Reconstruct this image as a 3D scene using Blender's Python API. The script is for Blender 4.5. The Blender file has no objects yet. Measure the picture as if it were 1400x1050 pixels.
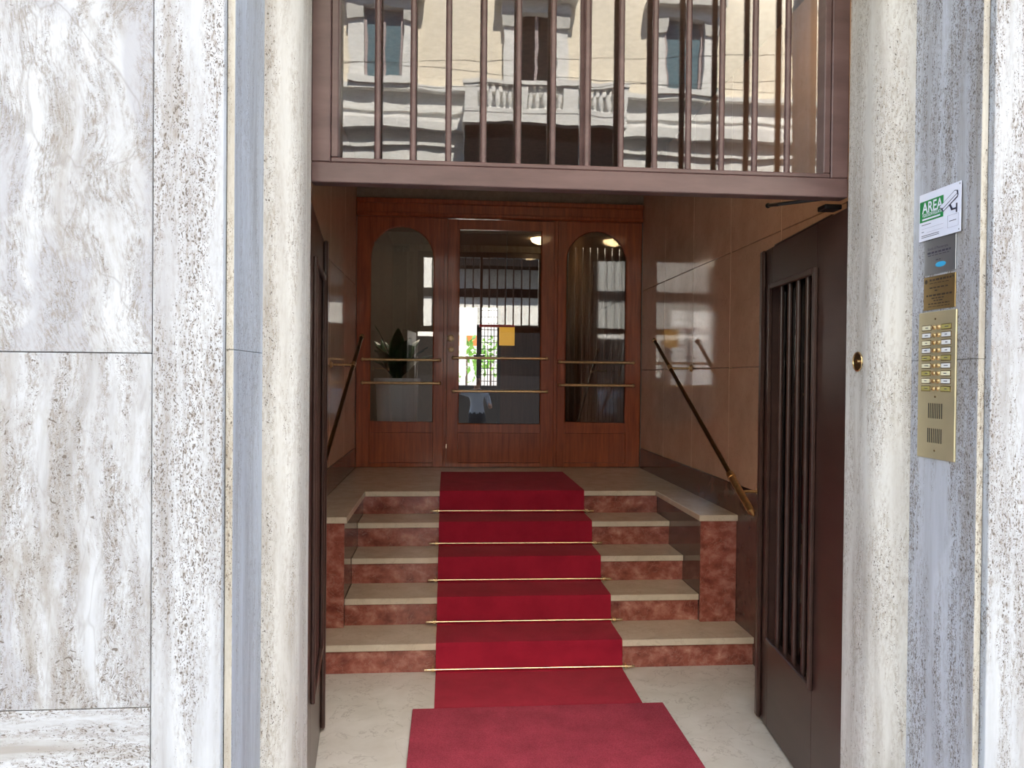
import bpy, bmesh, math, random
from mathutils import Vector, Matrix
random.seed(7)

# ------------------------------------------------------------------ camera
F, YAW, PITCH, ROLL = 1041.6, .0831, .0104, .0097
CAM = Vector((-.455, 0, 1.6))
_f = Vector((math.sin(YAW)*math.cos(PITCH), math.cos(YAW)*math.cos(PITCH), -math.sin(PITCH)))
_r0 = Vector((math.cos(YAW), -math.sin(YAW), 0)); _u0 = _r0.cross(_f)
_r = _r0*math.cos(ROLL) + _u0*math.sin(ROLL); _u = -_r0*math.sin(ROLL) + _u0*math.cos(ROLL)
COL = bpy.context.scene.collection
cd = bpy.data.cameras.new('camera'); cam = bpy.data.objects.new('camera', cd); COL.objects.link(cam)
cd.sensor_width = 36; cd.lens = F/1400*36; cd.clip_start = .05; cd.clip_end = 300
m = Matrix((_r, _u, -_f)).transposed().to_4x4(); m.translation = CAM; cam.matrix_world = m
sc = bpy.context.scene; sc.camera = cam

def at(px, py, x=None, y=None, z=None):
    """photo pixel -> the point where its ray meets the plane x=, y= or z="""
    d = _f + _r*((px-700)/F) + _u*((525-py)/F)
    i, v = [(i, v) for i, v in enumerate((x, y, z)) if v is not None][0]
    return CAM + d*((v-CAM[i])/d[i])

# ------------------------------------------------------------------ light
w = bpy.data.worlds.new('sky'); sc.world = w; w.use_nodes = True
wn = w.node_tree; bg = wn.nodes['Background']
sky = wn.nodes.new('ShaderNodeTexSky'); sky.sky_type = 'NISHITA'; sky.sun_disc = False
sky.sun_elevation = math.radians(55); sky.sun_rotation = math.radians(160); sky.air_density = 1.0; sky.dust_density = 1.2
wn.links.new(sky.outputs[0], bg.inputs[0]); bg.inputs[1].default_value = .36
sd = bpy.data.lights.new('sun', 'SUN'); sd.energy = 13; sd.color = (1, .93, .82); sd.angle = .009
so = bpy.data.objects.new('sun', sd); COL.objects.link(so)
so.rotation_euler = Vector((-.10, -.56, -.82)).to_track_quat('-Z', 'Y').to_euler(); so.location = (0, 10, 30)
sc.view_settings.view_transform = 'Standard'; sc.view_settings.look = 'None'
sc.view_settings.gamma = 1; sc.view_settings.use_curve_mapping = False
sc.view_settings.exposure = 1.34

# ------------------------------------------------------------------ materials
def srgb(r, g, b):
    f = lambda c: c/12.92 if c <= .04045 else ((c+.055)/1.055)**2.4
    return (f(r/255), f(g/255), f(b/255), 1)
class NT:
    def __init__(s, name):
        s.m = bpy.data.materials.new(name); s.m.use_nodes = True; s.t = s.m.node_tree
        s.b = s.t.nodes['Principled BSDF']; s.out = s.t.nodes['Material Output']
    def n(s, typ, **k):
        o = s.t.nodes.new('ShaderNode'+typ)
        for a, v in k.items(): setattr(o, a, v)
        return o
    def l(s, a, b): s.t.links.new(a, b)
    def val(s, node, **k):
        for a, v in k.items(): node.inputs[a.replace('_', ' ')].default_value = v
    def pos(s, scale=(1, 1, 1), off=(0, 0, 0), warp=0, wscale=2):
        g = s.n('NewGeometry').outputs['Position']
        if warp:
            nz = s.n('TexNoise'); s.val(nz, Scale=wscale, Detail=1.5)
            ad0 = s.n('VectorMath', operation='ADD'); ad0.inputs[1].default_value = off; s.l(g, ad0.inputs[0]); s.l(ad0.outputs[0], nz.inputs['Vector'])
            sb = s.n('VectorMath', operation='SUBTRACT'); sb.inputs[1].default_value = (.5, .5, .5); s.l(nz.outputs['Color'], sb.inputs[0])
            mu = s.n('VectorMath', operation='SCALE'); mu.inputs['Scale'].default_value = warp; s.l(sb.outputs[0], mu.inputs[0])
            ad = s.n('VectorMath', operation='ADD'); s.l(g, ad.inputs[0]); s.l(mu.outputs[0], ad.inputs[1]); g = ad.outputs[0]
        mp = s.n('Mapping'); mp.inputs['Location'].default_value = off; mp.inputs['Scale'].default_value = scale
        s.l(g, mp.inputs['Vector']); return mp.outputs[0]
    def noise(s, vec, scale=1, detail=4, rough=.55, dist=0):
        nz = s.n('TexNoise'); s.val(nz, Scale=scale, Detail=detail, Roughness=rough, Distortion=dist)
        s.l(vec, nz.inputs['Vector']); return nz.outputs['Fac']
    def ramp(s, fac, stops):
        r = s.n('ValToRGB'); e = r.color_ramp.elements
        while len(e) < len(stops): e.new(.5)
        for i, (p, c) in enumerate(stops):
            e[i].position = p; e[i].color = c if len(c) == 4 else (*c, 1)
        s.l(fac, r.inputs[0]); return r.outputs[0]
    def mix(s, fac, a, b, mode='MIX'):
        x = s.n('Mix', data_type='RGBA', blend_type=mode)
        for sock, v in ((x.inputs[0], fac), (x.inputs[6], a), (x.inputs[7], b)):
            if isinstance(v, (int, float)): sock.default_value = v
            elif isinstance(v, tuple): sock.default_value = v
            else: s.l(v, sock)
        return x.outputs[2]
    def mul(s, a, b, op='MULTIPLY'):
        x = s.n('Math', operation=op)
        for sock, v in ((x.inputs[0], a), (x.inputs[1], b)):
            if isinstance(v, (int, float)): sock.default_value = v
            else: s.l(v, sock)
        return x.outputs[0]
    def bump(s, h, strength=.2, dist=.01):
        b = s.n('Bump'); s.val(b, Strength=strength, Distance=dist); s.l(h, b.inputs['Height']); s.l(b.outputs[0], s.b.inputs['Normal'])
    def fin(s, color=None, rough=.5, metal=0, spec=.5, coat=0):
        if color is not None:
            if isinstance(color, tuple): s.b.inputs['Base Color'].default_value = color
            else: s.l(color, s.b.inputs['Base Color'])
        s.b.inputs['Roughness'].default_value = rough; s.b.inputs['Metallic'].default_value = metal
        s.b.inputs['Specular IOR Level'].default_value = spec; s.b.inputs['Coat Weight'].default_value = coat
        s.b.inputs['Coat Roughness'].default_value = .05
        return s.m
W0, W1 = (0, 0, 0), (1, 1, 1)
def plain(name, c, rough=.5, metal=0, spec=.5, coat=0, var=.12, scale=30):
    t = NT(name); f = t.noise(t.pos(), scale, 4)
    k = lambda q: tuple(min(1, x*q) for x in c[:3])+(1,)
    return t.fin(t.ramp(f, [(.3, k(1-var)), (.7, k(1+var))]), rough, metal, spec, coat)

def travertine(name, axis='z', off=(0, 0, 0), warp=.02, wscale=3, tint=(1, 1, 1), pits=1.0, streak=1.0, veil=1.0, st=(13, 1.1), vein=0):
    t = NT(name)
    def sc_(a, b):  # a across the grain, b along it
        return (a, a, b) if axis == 'z' else (b, a, a)
    c = lambda *v: tuple(x*y*k*.74 for x, y, k in zip(v, tint, (.935, .995, 1.05)))+(1,)
    band = t.noise(t.pos(sc_(*st), off, warp, wscale), 1, 6, .62)
    col = t.ramp(band, [(.30, c(.43, .41, .39)), (.41, c(.53, .515, .505)), (.50, c(.61, .605, .60)), (.62, c(.69, .69, .69))])
    # broad brown-grey stains and lavender-grey clouds
    stain = t.noise(t.pos(sc_(9, .7), (off[0]+2, off[1], off[2]), warp*1.2, wscale), 1, 5, .6)
    col = t.mix(t.ramp(stain, [(.54, W0), (.68, (.85*streak,)*3)]), col, c(.40, .355, .30))
    cloud = t.noise(t.pos(sc_(3.2, 1.6), (off[0]+7, off[1], off[2]+1), warp*2, wscale), 1, 3, .5)
    col = t.mix(t.ramp(cloud, [(.53, W0), (.56, (.75*veil,)*3)]), col, c(.50, .49, .50))
    if vein:
        vn = t.noise(t.pos(sc_(st[0]*.55, st[1]*.9), (off[0]+4, off[1], off[2]+3), warp*1.2, wscale), 1, 3, .5)
        ab = t.n('Math', operation='ABSOLUTE'); t.l(t.mul(vn, .5, 'SUBTRACT'), ab.inputs[0])
        col = t.mix(t.ramp(ab.outputs[0], [(.0, (vein,)*3), (.010, W0)]), col, c(.33, .30, .27))
    # fine mottling
    fine = t.noise(t.pos(sc_(150, 45), off, warp, wscale), 1, 4, .65)
    fm = t.noise(t.pos(sc_(20, 2.0), (off[0]+11, off[1], off[2]+9), warp, wscale), 1, 4, .6)
    fmask = t.ramp(fm, [(.35, W0), (.57, W1)])
    col = t.mix(t.mul(t.ramp(fine, [(.34, (min(1, .8*pits),)*3), (.56, W0)]), fmask), col, c(.36, .31, .26))
    # pits, gathered along the bedding
    vo = t.n('TexVoronoi', feature='F1'); t.val(vo, Scale=1.0, Randomness=1.0); t.l(t.pos(sc_(240, 130), off, warp+.008, 30), vo.inputs['Vector'])
    rad = t.mul(t.mul(fmask, .26*pits, 'MULTIPLY'), .02, 'ADD')
    pit = t.ramp(t.mul(rad, vo.outputs['Distance'], 'SUBTRACT'), [(0.0, W0), (.07, W1)])
    big = t.n('TexVoronoi', feature='F1'); t.val(big, Scale=1.0, Randomness=1.0); t.l(t.pos(sc_(95, 42), (off[0]+1, off[1]+4, off[2]), warp+.03, 14), big.inputs['Vector'])
    pit2 = t.ramp(t.mul(t.mul(fmask,   .19*pits), big.outputs['Distance'], 'SUBTRACT'), [(0.0, W0), (.05, W1)])
    pit = t.mul(pit, pit2, 'MAXIMUM')
    col = t.mix(t.mul(pit, .88), col, (.11, .09, .072, 1))
    h = t.mul(t.mul(pit, -1.0), t.mul(fine, .2), 'ADD')
    t.bump(h, .45, .004)
    return t.fin(col, .62, spec=.35)

M = {}
M['trav_a'] = travertine('travertine_swirled', warp=.42, wscale=1.9, off=(1.7, 0, .3), streak=.7, veil=1.2, st=(7.5, 2.4), vein=.55, pits=1.3)
M['trav_b'] = travertine('travertine_vertical', warp=.05, wscale=3, off=(5.1, 0, 2.2))
M['trav_f'] = travertine('travertine_clouded', warp=.14, wscale=2.4, off=(8.3, 0, 7.7), pits=1.4, vein=.35)
M['trav_c'] = travertine('travertine_strip', warp=.02, off=(9.3, 1, 4.2), pits=1.3, streak=1.1, veil=.3)
M['trav_d'] = travertine('travertine_horizontal', axis='x', warp=.05, off=(2.3, 0, 8.2), pits=1.35)
M['trav_l'] = travertine('travertine_lining_left', warp=.01, off=(3.3, 2, 1.2), tint=(.92, .955, 1.0), pits=.85, streak=.4, veil=.3)  # blue tint puts the sky light on this reveal into the colour
M['trav_r'] = travertine('travertine_lining_right', warp=.015, off=(13.3, 4, 6.2), tint=(1.06, 1.06, 1.08), pits=1.35, streak=1.3, veil=.4)
M['trav_e'] = travertine('travertine_warm_lit', warp=.02, off=(16.3, 3, 2.2), tint=(1.16, 1.06, .88), pits=1.1, streak=.4, veil=.15)  # cream tint puts the warm street light into the stone colour
M['trav_m'] = travertine('travertine_cream', warp=.03, off=(6.3, 3, 2.2), tint=(1.24, 1.165, 1.03), pits=.95, streak=.25, veil=.15)
M['core'] = plain('masonry', (.35, .33, .30), .9)

def marble(name, stops, scale=(6, 6, 6), warp=.15, rough=.12, vein=None, off=(0, 0, 0), spec=.5, detail=7, coat=0):
    t = NT(name); v = t.pos(scale, off, warp, 4)
    col = t.ramp(t.noise(v, 1, detail, .6), stops)
    if vein:
        vc, vs, th, amt = vein
        n = t.noise(t.pos((vs,)*3, off, .25, 5), 1, 5, .6)
        a = t.mul(t.mul(n, .5, 'SUBTRACT'), 0, 'ADD'); ab = t.mul(a, 0, 'ABSOLUTE') if False else None
        x = t.n('Math', operation='ABSOLUTE'); t.l(a, x.inputs[0])
        col = t.mix(t.ramp(x.outputs[0], [(0, (amt,)*3), (th, W0)]), col, vc)
    return t.fin(col, rough, spec=spec, coat=coat)
M['tread'] = marble('beige_marble', [(.3, (.58, .49, .37)), (.7, (.70, .61, .48))], (9, 9, 9), rough=.2, vein=((.40, .32, .23, 1), 6, .012, .35))
M['floor'] = marble('pale_grey_marble', [(.3, (.58, .55, .47)), (.7, (.70, .675, .60))], (5, 5, 5), rough=.25, vein=((.34, .31, .25, 1), 5, .010, .5))
M['red'] = marble('rosso_marble', [(.30, (.15, .035, .026)), (.5, (.31, .095, .068)), (.64, (.46, .19, .14)), (.78, (.66, .42, .34))], (11, 11, 14), warp=.08, rough=.16, vein=((.45, .27, .21, 1), 13, .016, .4))
M['dark'] = marble('dark_brown_marble', [(.3, (.085, .038, .029)), (.7, (.14, .070, .053))], (8, 8, 8), rough=.07)
M['panel'] = marble('brown_wall_marble', [(.3, (.54, .35, .24)), (.7, (.66, .445, .315))], (4, 4, 4), rough=.06, vein=((.12, .07, .05, 1), 9, .006, .3), spec=.6)

M['joint'] = plain('pale_joint', (.80, .62, .40), .4)
def wood(name, a, b, rough=.25, coat=.4):
    t = NT(name)
    n1 = t.noise(t.pos((38, 38, 2.2), warp=.03, wscale=3), 1, 6, .6)
    n2 = t.noise(t.pos((160, 160, 5)), 1, 3, .5)
    col = t.ramp(n1, [(.28, a), (.72, b)]); col = t.mix(t.ramp(n2, [(.35, (.3,)*3), (.5, W0)]), col, tuple(x*.6 for x in a[:3])+(1,))
    t.bump(n2, .05, .002); return t.fin(col, rough, coat=coat)
M['wood'] = wood('mahogany', (.235, .045, .014, 1), (.49, .116, .036, 1), .32, .18)
M['slat'] = wood('dark_walnut', (.05, .022, .014, 1), (.09, .042, .026, 1))
def lacquer(name, a, b, rough):
    t = NT(name); f = t.noise(t.pos((3, 3, 14)), 1, 5, .6); g = t.noise(t.pos((60, 60, 20)), 1, 3, .6)
    col = t.ramp(f, [(.3, a), (.7, b)]); t.bump(g, .04, .002); return t.fin(col, rough, spec=.45)
M['leaf'] = lacquer('dark_brown_lacquer', (.036, .018, .014, 1), (.055, .029, .023, 1), .28)
M['frame'] = lacquer('bronze_brown_paint', (.066, .034, .031, 1), (.115, .066, .060, 1), .32)
M['brass'] = plain('polished_brass', (.80, .60, .32), .30, 1, var=.15, scale=60)
M['rodbrass'] = plain('bright_rod_brass', (.85, .68, .42), .22, 1, var=.05)
M['plate'] = plain('brushed_gold_plate', (.60, .53, .33), .45, .7, var=.06, scale=8)
M['knobm'] = plain('pale_bright_brass', (.85, .68, .42), .32, .35)  # bright reflection put into a pale, barely metallic colour
M['dkbrass'] = plain('dark_bronze', (.22, .15, .075), .35, 1)
M['blackm'] = plain('black_metal', (.015, .014, .014), .4, .3)
M['black'] = plain('black_slot', (.012, .011, .008), .7)
M['white'] = plain('white_sign', (.72, .75, .84), .35, var=.02)
M['green'] = plain('sign_green', srgb(8, 128, 58), .4, var=.02)
M['ink'] = plain('dark_ink', (.035, .035, .06), .5, var=.02)
M['inkb'] = plain('brown_ink', (.045, .028, .012), .5, var=.02)
M['greyl'] = plain('grey_ink', (.40, .42, .50), .5, var=.02)
M['steel'] = plain('grey_plaque_metal', (.36, .38, .40), .32, .8, var=.04)
M['blue'] = plain('cyan_print', srgb(50, 160, 205), .5, var=.02)
M['bplq'] = plain('brass_plaque', (.42, .30, .13), .33, .85, var=.10, scale=12)
M['pap'] = plain('paper_cream', (.72, .68, .46), .6, var=.05)
M['pap2'] = plain('paper_white', (.68, .69, .66), .6, var=.05)
M['pap3'] = plain('paper_olive', (.36, .31, .09), .6, var=.05)
M['pot'] = plain('white_planter', (.85, .86, .86), .45, var=.03)
M['soil'] = plain('soil', (.03, .02, .015), .95)
M['leafg'] = plain('leaf_green', (.022, .062, .022), .35, var=.4, scale=14)
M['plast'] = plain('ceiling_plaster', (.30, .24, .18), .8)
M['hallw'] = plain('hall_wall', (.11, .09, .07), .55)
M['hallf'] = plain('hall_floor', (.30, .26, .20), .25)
M['asph'] = plain('asphalt', (.06, .06, .064), .95, spec=.15, var=.25)
M['pave'] = plain('paving_stone', (.40, .385, .36), .85, var=.15, scale=6)
M['yell'] = plain('yellow_awning', (.78, .52, .08), .7)
M['orng'] = plain('orange_board', (.62, .20, .05), .6)
M['redp'] = plain('red_trim', (.45, .03, .03), .5)
M['stu'] = plain('cream_stucco', (.80, .72, .58), .9, var=.05, scale=3)
M['stw'] = plain('pale_stone', (.72, .71, .68), .85, var=.08, scale=4)
M['stg'] = plain('grey_stone', (.48, .47, .44), .85, var=.08, scale=4)
M['shade_base'] = plain('street_shade_base', (.016, .016, .018), .9, spec=.1, var=.2, scale=20)
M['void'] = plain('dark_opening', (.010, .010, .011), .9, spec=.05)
M['shut'] = plain('blue_grey_window', (.10, .17, .20), .3)
M['wfr'] = plain('window_frame', (.33, .27, .27), .6)
M['cable'] = plain('cable', (.03, .03, .03), .6)
M['skin'] = plain('skin', (.45, .25, .17), .5, var=.05)
M['shirt'] = plain('light_blue_shirt', (.45, .52, .62), .8)
M['jean'] = plain('dark_trousers', (.03, .035, .05), .8)
M['hair'] = plain('dark_hair', (.02, .015, .012), .6)

def carpet(name, a, b, sc_=260, bump=.6):
    t = NT(name); n = t.noise(t.pos((sc_,)*3), 1, 3, .7); n2 = t.noise(t.pos((7, 7, 7)), 1, 4, .6)
    col = t.mix(t.ramp(n2, [(.35, W0), (.7, (.5,)*3)]), t.ramp(n, [(.3, a), (.7, b)]), tuple(x*.72 for x in a[:3])+(1,))
    t.bump(n, bump, .006)
    t.b.inputs['Sheen Weight'].default_value = .12; t.b.inputs['Sheen Roughness'].default_value = .5; t.b.inputs['Sheen Tint'].default_value = (1, .5, .5, 1)
    return t.fin(col, .95, spec=.15)
M['runner'] = carpet('red_runner', (.32, .012, .032, 1), (.46, .020, .048, 1), 420, .4)
M['mat'] = carpet('raspberry_mat', (.24, .013, .034, 1), (.52, .055, .095, 1), 230, 1.0)

def glass(name, ior, wav=.02, tint=(1, 1, 1, 1), wsc=3):
    t = NT(name); t.t.nodes.remove(t.b)
    tr = t.n('BsdfTransparent'); tr.inputs[0].default_value = tint
    gl = t.n('BsdfGlossy'); gl.inputs['Roughness'].default_value = 0; gl.inputs[0].default_value = (1, 1, 1, 1)
    fr = t.n('Fresnel'); fr.inputs[0].default_value = ior
    nz = t.noise(t.pos((wsc, wsc, wsc)), 1, 2, .5)
    b = t.n('Bump'); t.val(b, Strength=wav, Distance=.05); t.l(nz, b.inputs['Height']); t.l(b.outputs[0], gl.inputs['Normal'])
    x = t.n('MixShader'); t.l(fr.outputs[0], x.inputs[0]); t.l(tr.outputs[0], x.inputs[1]); t.l(gl.outputs[0], x.inputs[2])
    t.l(x.outputs[0], t.out.inputs[0]); return t.m
M['glass_t'] = glass('transom_glass', 1.66, .010, (.93, .94, .94, 1), 4)
M['glass_d'] = glass('door_glass', 2.15, .003, (.95, .95, .95, 1))
M['glass_l'] = glass('leaf_glass', 1.5, .003, (.45, .45, .45, 1))
def emit(name, c, s):
    t = NT(name); t.b.inputs['Emission Color'].default_value = c; t.b.inputs['Emission Strength'].default_value = s; return t.fin(c, .5)
M['lamp2'] = emit('hall_fill_lamp_glass', (1, .86, .66, 1), 26.0)
M['lamp'] = emit('warm_lamp_glass', (1, .68, .34, 1), 8.0)

# ------------------------------------------------------------------ mesh helpers
WLOC = {}
class MB:
    def __init__(s): s.bm = bmesh.new()
    def box(s, x0, x1, y0, y1, z0, z1, bev=0, seg=1):
        q = bmesh.ops.create_cube(s.bm, size=1); vs = q['verts']
        for v in vs: v.co = Vector(((x0+x1)/2+v.co.x*(x1-x0), (y0+y1)/2+v.co.y*(y1-y0), (z0+z1)/2+v.co.z*(z1-z0)))
        if bev:
            es = list({e for v in vs for e in v.link_edges})
            bmesh.ops.bevel(s.bm, geom=es, offset=bev, segments=seg, affect='EDGES', profile=.5)
        return s
    def tube(s, pts, r, n=10, cap=True):
        pts = [Vector(p) for p in pts]; rs = r if isinstance(r, (list, tuple)) else [r]*len(pts); rings = []
        for i, p in enumerate(pts):
            d = (pts[min(i+1, len(pts)-1)]-pts[max(i-1, 0)]).normalized()
            a = d.cross(Vector((0, 0, 1)) if abs(d.z) < .9 else Vector((1, 0, 0))).normalized(); b = d.cross(a)
            rings.append([s.bm.verts.new(p+a*rs[i]*math.cos(2*math.pi*k/n)+b*rs[i]*math.sin(2*math.pi*k/n)) for k in range(n)])
        for A, B in zip(rings, rings[1:]):
            for k in range(n): s.bm.faces.new((A[k], A[(k+1) % n], B[(k+1) % n], B[k]))
        if cap: s.bm.faces.new(rings[0][::-1]); s.bm.faces.new(rings[-1])
        return s
    def lathe(s, c, prof, n=16, axis=(0, 0, 1)):
        c = Vector(c); ax = Vector(axis).normalized()
        return s.tube_prof(c, ax, prof, n)
    def tube_prof(s, c, ax, prof, n):
        a = ax.cross(Vector((0, 0, 1)) if abs(ax.z) < .9 else Vector((1, 0, 0))).normalized(); b = ax.cross(a); rings = []
        for r, h in prof:
            r = max(r, 1e-4); rings.append([s.bm.verts.new(c+ax*h+a*r*math.cos(2*math.pi*k/n)+b*r*math.sin(2*math.pi*k/n)) for k in range(n)])
        for A, B in zip(rings, rings[1:]):
            for k in range(n): s.bm.faces.new((A[k], A[(k+1) % n], B[(k+1) % n], B[k]))
        s.bm.faces.new(rings[0][::-1]); s.bm.faces.new(rings[-1]); return s
    def ball(s, c, r, n=12):
        c = Vector(c); prof = [(r*math.sin(math.pi*i/8), -r*math.cos(math.pi*i/8)) for i in range(9)]
        return s.tube_prof(c, Vector((0, 0, 1)), prof, n)
    def prism(s, pts, d):
        """closed polygon (3-D points, planar) pushed along vector d"""
        d = Vector(d); A = [s.bm.verts.new(Vector(p)) for p in pts]; B = [s.bm.verts.new(Vector(p)+d) for p in pts]; n = len(A)
        s.bm.faces.new(A[::-1]); s.bm.faces.new(B)
        for k in range(n): s.bm.faces.new((A[k], A[(k+1) % n], B[(k+1) % n], B[k]))
        return s
    def quad(s, *p): s.bm.faces.new([s.bm.verts.new(Vector(q)) for q in p]); return s
    def build(s, name, mat, parent=None, smooth=False, local=False):
        off = Vector((0, 0, 0)) if local or parent is None else WLOC.get(parent.name, Vector((0, 0, 0)))
        if off.length: bmesh.ops.translate(s.bm, verts=s.bm.verts, vec=-off)
        bmesh.ops.recalc_face_normals(s.bm, faces=s.bm.faces)
        me = bpy.data.meshes.new(name); s.bm.to_mesh(me); s.bm.free(); me.materials.append(mat)
        if smooth:
            for p in me.polygons: p.use_smooth = True
            me.set_sharp_from_angle(angle=math.radians(38))
        o = bpy.data.objects.new(name, me); COL.objects.link(o)
        if parent is not None: o.parent = parent; WLOC[o.name] = off
        return o
def box(*a, **k): return MB().box(*a, **k)
def tube(*a, **k): return MB().tube(*a, **k)
def tag(o, label=None, cat=None, group=None, kind=None):
    for k, v in (('label', label), ('category', cat), ('group', group), ('kind', kind)):
        if v: o[k] = v
    return o
def thing(name, label, cat, loc=(0, 0, 0), group=None, kind=None, rz=0):
    o = bpy.data.objects.new(name, None); COL.objects.link(o); o.location = loc; o.rotation_euler.z = rz; o.empty_display_size = .1
    WLOC[o.name] = Vector(loc); return tag(o, label, cat, group, kind)
def struct(name, mb, mat, label=None, cat=None): return tag(mb.build(name, mat), label, cat, kind='structure')
def child(o, parent): o.parent = parent; return o

# ------------------------------------------------------------------ key dimensions
R_, T_, N1 = .1588, .3046, 4.0956          # riser, tread run, first nosing
NOS = [N1+k*T_ for k in range(5)]; LAND = 5*R_
WX, DOORY, CK = 1.257, 6.70, 1.038
YOUT, YLIN, YMLD, YFR = 1.965, 1.99, 2.29, 2.51
ZTOP, ZC = 3.36, 3.45

# ------------------------------------------------------------------ setting: street side
struct('sidewalk', box(-30, 30, -1.2, 2.42, -.3, -.002), M['pave'], 'grey paving in front of the entrance', 'sidewalk')
struct('road', box(-60, 60, -7.5, -1.2, -.5, -.14), M['asph'], 'asphalt street in front of the entrance', 'road')
struct('sidewalk_opposite', box(-60, 60, -12, -7.5, -.5, -.02), M['asph'], 'grey paving across the street', 'sidewalk')

def facade(side, sg):
    X = lambda a, b: (min(sg*a, sg*b), max(sg*a, sg*b))
    core = struct('wall_front_'+side, box(*X(1.02, 9), 2.0, 2.5, -.05, ZTOP), M['core'], 'travertine-clad pier on the %s of the entrance' % side, 'wall')
    def slab(x0, x1, z0, z1, mat, name='stone_slab', y1=2.0):
        return box(*X(x0, x1), YOUT, y1, z0, z1, bev=.002).build(name, mat, core)
    slab(1.0205, 1.1905, -.05, ZTOP+.3, M['trav_c'])
    x = 1.1925
    first = True
    while x < 8.5:
        x1 = x+1.05
        slab(x, x1, 1.6485, ZTOP+.3, M['trav_a'] if first else M['trav_f'])
        slab(x, x1, .7625, 1.6465, M['trav_f' if first else 'trav_b'])
        slab(x, x1, -.05, .7605, M['trav_d'])
        x = x1+.002; first = False
    zs = [-.05, 1.660, ZTOP]
    for a, b in zip(zs, zs[1:]):
        box(*X(1.0, 1.0185), YLIN, YMLD+.004, a+.0006, b-.0006, bev=.0012).build('lining_slab', M['trav_l' if sg < 0 else 'trav_r'], core)
        box(*X(1.0002, 1.0184), YLIN-.0035, YLIN-.0002, a+.0006, b-.0006, bev=.001).build('warm_lit_edge', M['trav_e'], core)  # added cream strip: warm street light on the slab end, as colour
    r = .097; pts = []
    for i in range(13):
        a = math.pi/2*i/12
        pts.append((sg*(1.0-r*math.sin(a)), YMLD+.001+r*(1-math.cos(a)), 0))
    pts += [(sg*(1.0-r), YFR, 0), (sg*1.06, YFR, 0), (sg*1.06, YMLD+.006, 0), (sg*1.0, YMLD+.006, 0)]
    mb = MB().prism([(p[0], p[1], -.05) for p in pts], (0, 0, ZTOP+.05))
    mb.build('rounded_jamb', M['trav_m'], core, smooth=True)
    return core
wfl = facade('left', -1); wfr = facade('right', 1)
wu = struct('wall_upper', box(-30, 30, 2.0, 9.9, ZTOP+.16, 14.5), M['core'], 'upper storeys of the building above the entrance', 'wall')
for k in range(-4, 4):
    box(k*2.2+.001, k*2.2+2.199, YOUT, 2.0, ZTOP+.302, 14.5, bev=.002).build('stone_slab', M['trav_b'], wu)
box(-1.02, 1.02, YLIN, 2.62, ZTOP+.0005, ZTOP+.159).build('lintel_slab', M['trav_m'], wu)
struct('wall_side_left', box(-9, -2.6, 2.5, 9.9, -.05, ZTOP+.155), M['core'], 'building mass left of the hall', 'wall')
struct('wall_side_right', box(2.6, 9, 2.5, 9.9, -.05, ZTOP+.155), M['core'], 'building mass right of the hall', 'wall')

# ------------------------------------------------------------------ setting: vestibule
struct('floor', box(-1.275, 1.275, 2.42, 4.14, -.06, 0, bev=.001), M['floor'], 'pale marble floor at the foot of the steps', 'floor')
struct('ceiling', box(-1.275, 1.275, 2.62, 6.76, ZC, ZC+.06), M['plast'], 'brown plaster ceiling of the vestibule', 'ceiling')
ys = [2.41+.71*k for k in range(7)]
for side, sg in (('left', -1), ('right', 1)):
    X = lambda a, b: (min(sg*a, sg*b), max(sg*a, sg*b))
    wl = struct('wall_'+side, box(*X(1.275, 1.5), 2.5, 6.76, 0, ZC), M['core'], 'polished brown marble wall on the %s of the vestibule' % side, 'wall')
    zs = [.967, 1.664, 2.368, ZC]
    for i in range(6):
        y0 = max(ys[i], 2.51)
        for a, b in zip(zs, zs[1:]):
            box(*X(WX, 1.274), y0+.0012, ys[i+1]-.0012, a+.0012, b-.0012, bev=.003).build('marble_panel', M['panel'], wl)
    for i in range(1, 6):
        box(*X(WX+.0006, 1.2735), ys[i]-.0011, ys[i]+.0011, .9675, ZC-.001).build('joint_strip', M['joint'], wl)
    tag(box(*X(WX-.004, 1.2745), 2.51, 6.67, 0, .9655, bev=.002).build('baseboard_'+side, M['dark']), 'dark brown marble skirting along the %s wall' % side, 'baseboard', kind='structure')

# transom window over the entrance
wn1 = thing('window_1', 'transom window with thirteen vertical bronze bars above the entrance', 'window', (0, YFR+.02, 2.222), kind='structure')
y0 = YFR+.004
ZB = 2.222
for n_, a in (('frame_rail', (-.904, .904, y0, y0+.055, ZB, ZB+.066)), ('frame_rail', (-.904, .904, y0, y0+.055, 3.29, ZTOP)),
              ('frame_stile', (-.904, -.843, y0, y0+.055, ZB+.0665, 3.2895)), ('frame_stile', (.843, .904, y0, y0+.055, ZB+.0665, 3.2895))):
    box(*a, bev=.003).build(n_, M['frame'], wn1)
for a in ((-.8425, .8425, y0+.006, y0+.06, ZB+.067, ZB+.083), (-.8425, -.819, y0+.006, y0+.06, ZB+.0835, 3.289), (.819, .8425, y0+.006, y0+.06, ZB+.0835, 3.289)):
    box(*a, bev=.003).build('glazing_bead', M['frame'], wn1)
for k in range(13):
    x = (k-6)*.1158
    tube([(x, y0+.022, ZB+.08), (x, y0+.022, 3.29)], .0105, n=12).build('bar', M['frame'], wn1, smooth=True)
box(-.019, .019, y0+.05, y0+.085, ZB+.0835, 3.289, bev=.002).build('mullion', M['frame'], wn1)
for a, b in ((-.8185, -.0195), (.0195, .8185)):
    box(a, b, y0+.058, y0+.063, ZB+.084, 3.289).build('pane', M['glass_t'], wn1)
# jamb posts behind the stone
for sg in (-1, 1):
    a, b = sorted((sg*.93, sg*1.02))
    box(a, b, YFR+.002, YFR+.06, 0, ZB).build('jamb_post', M['leaf'], wn1)

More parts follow.
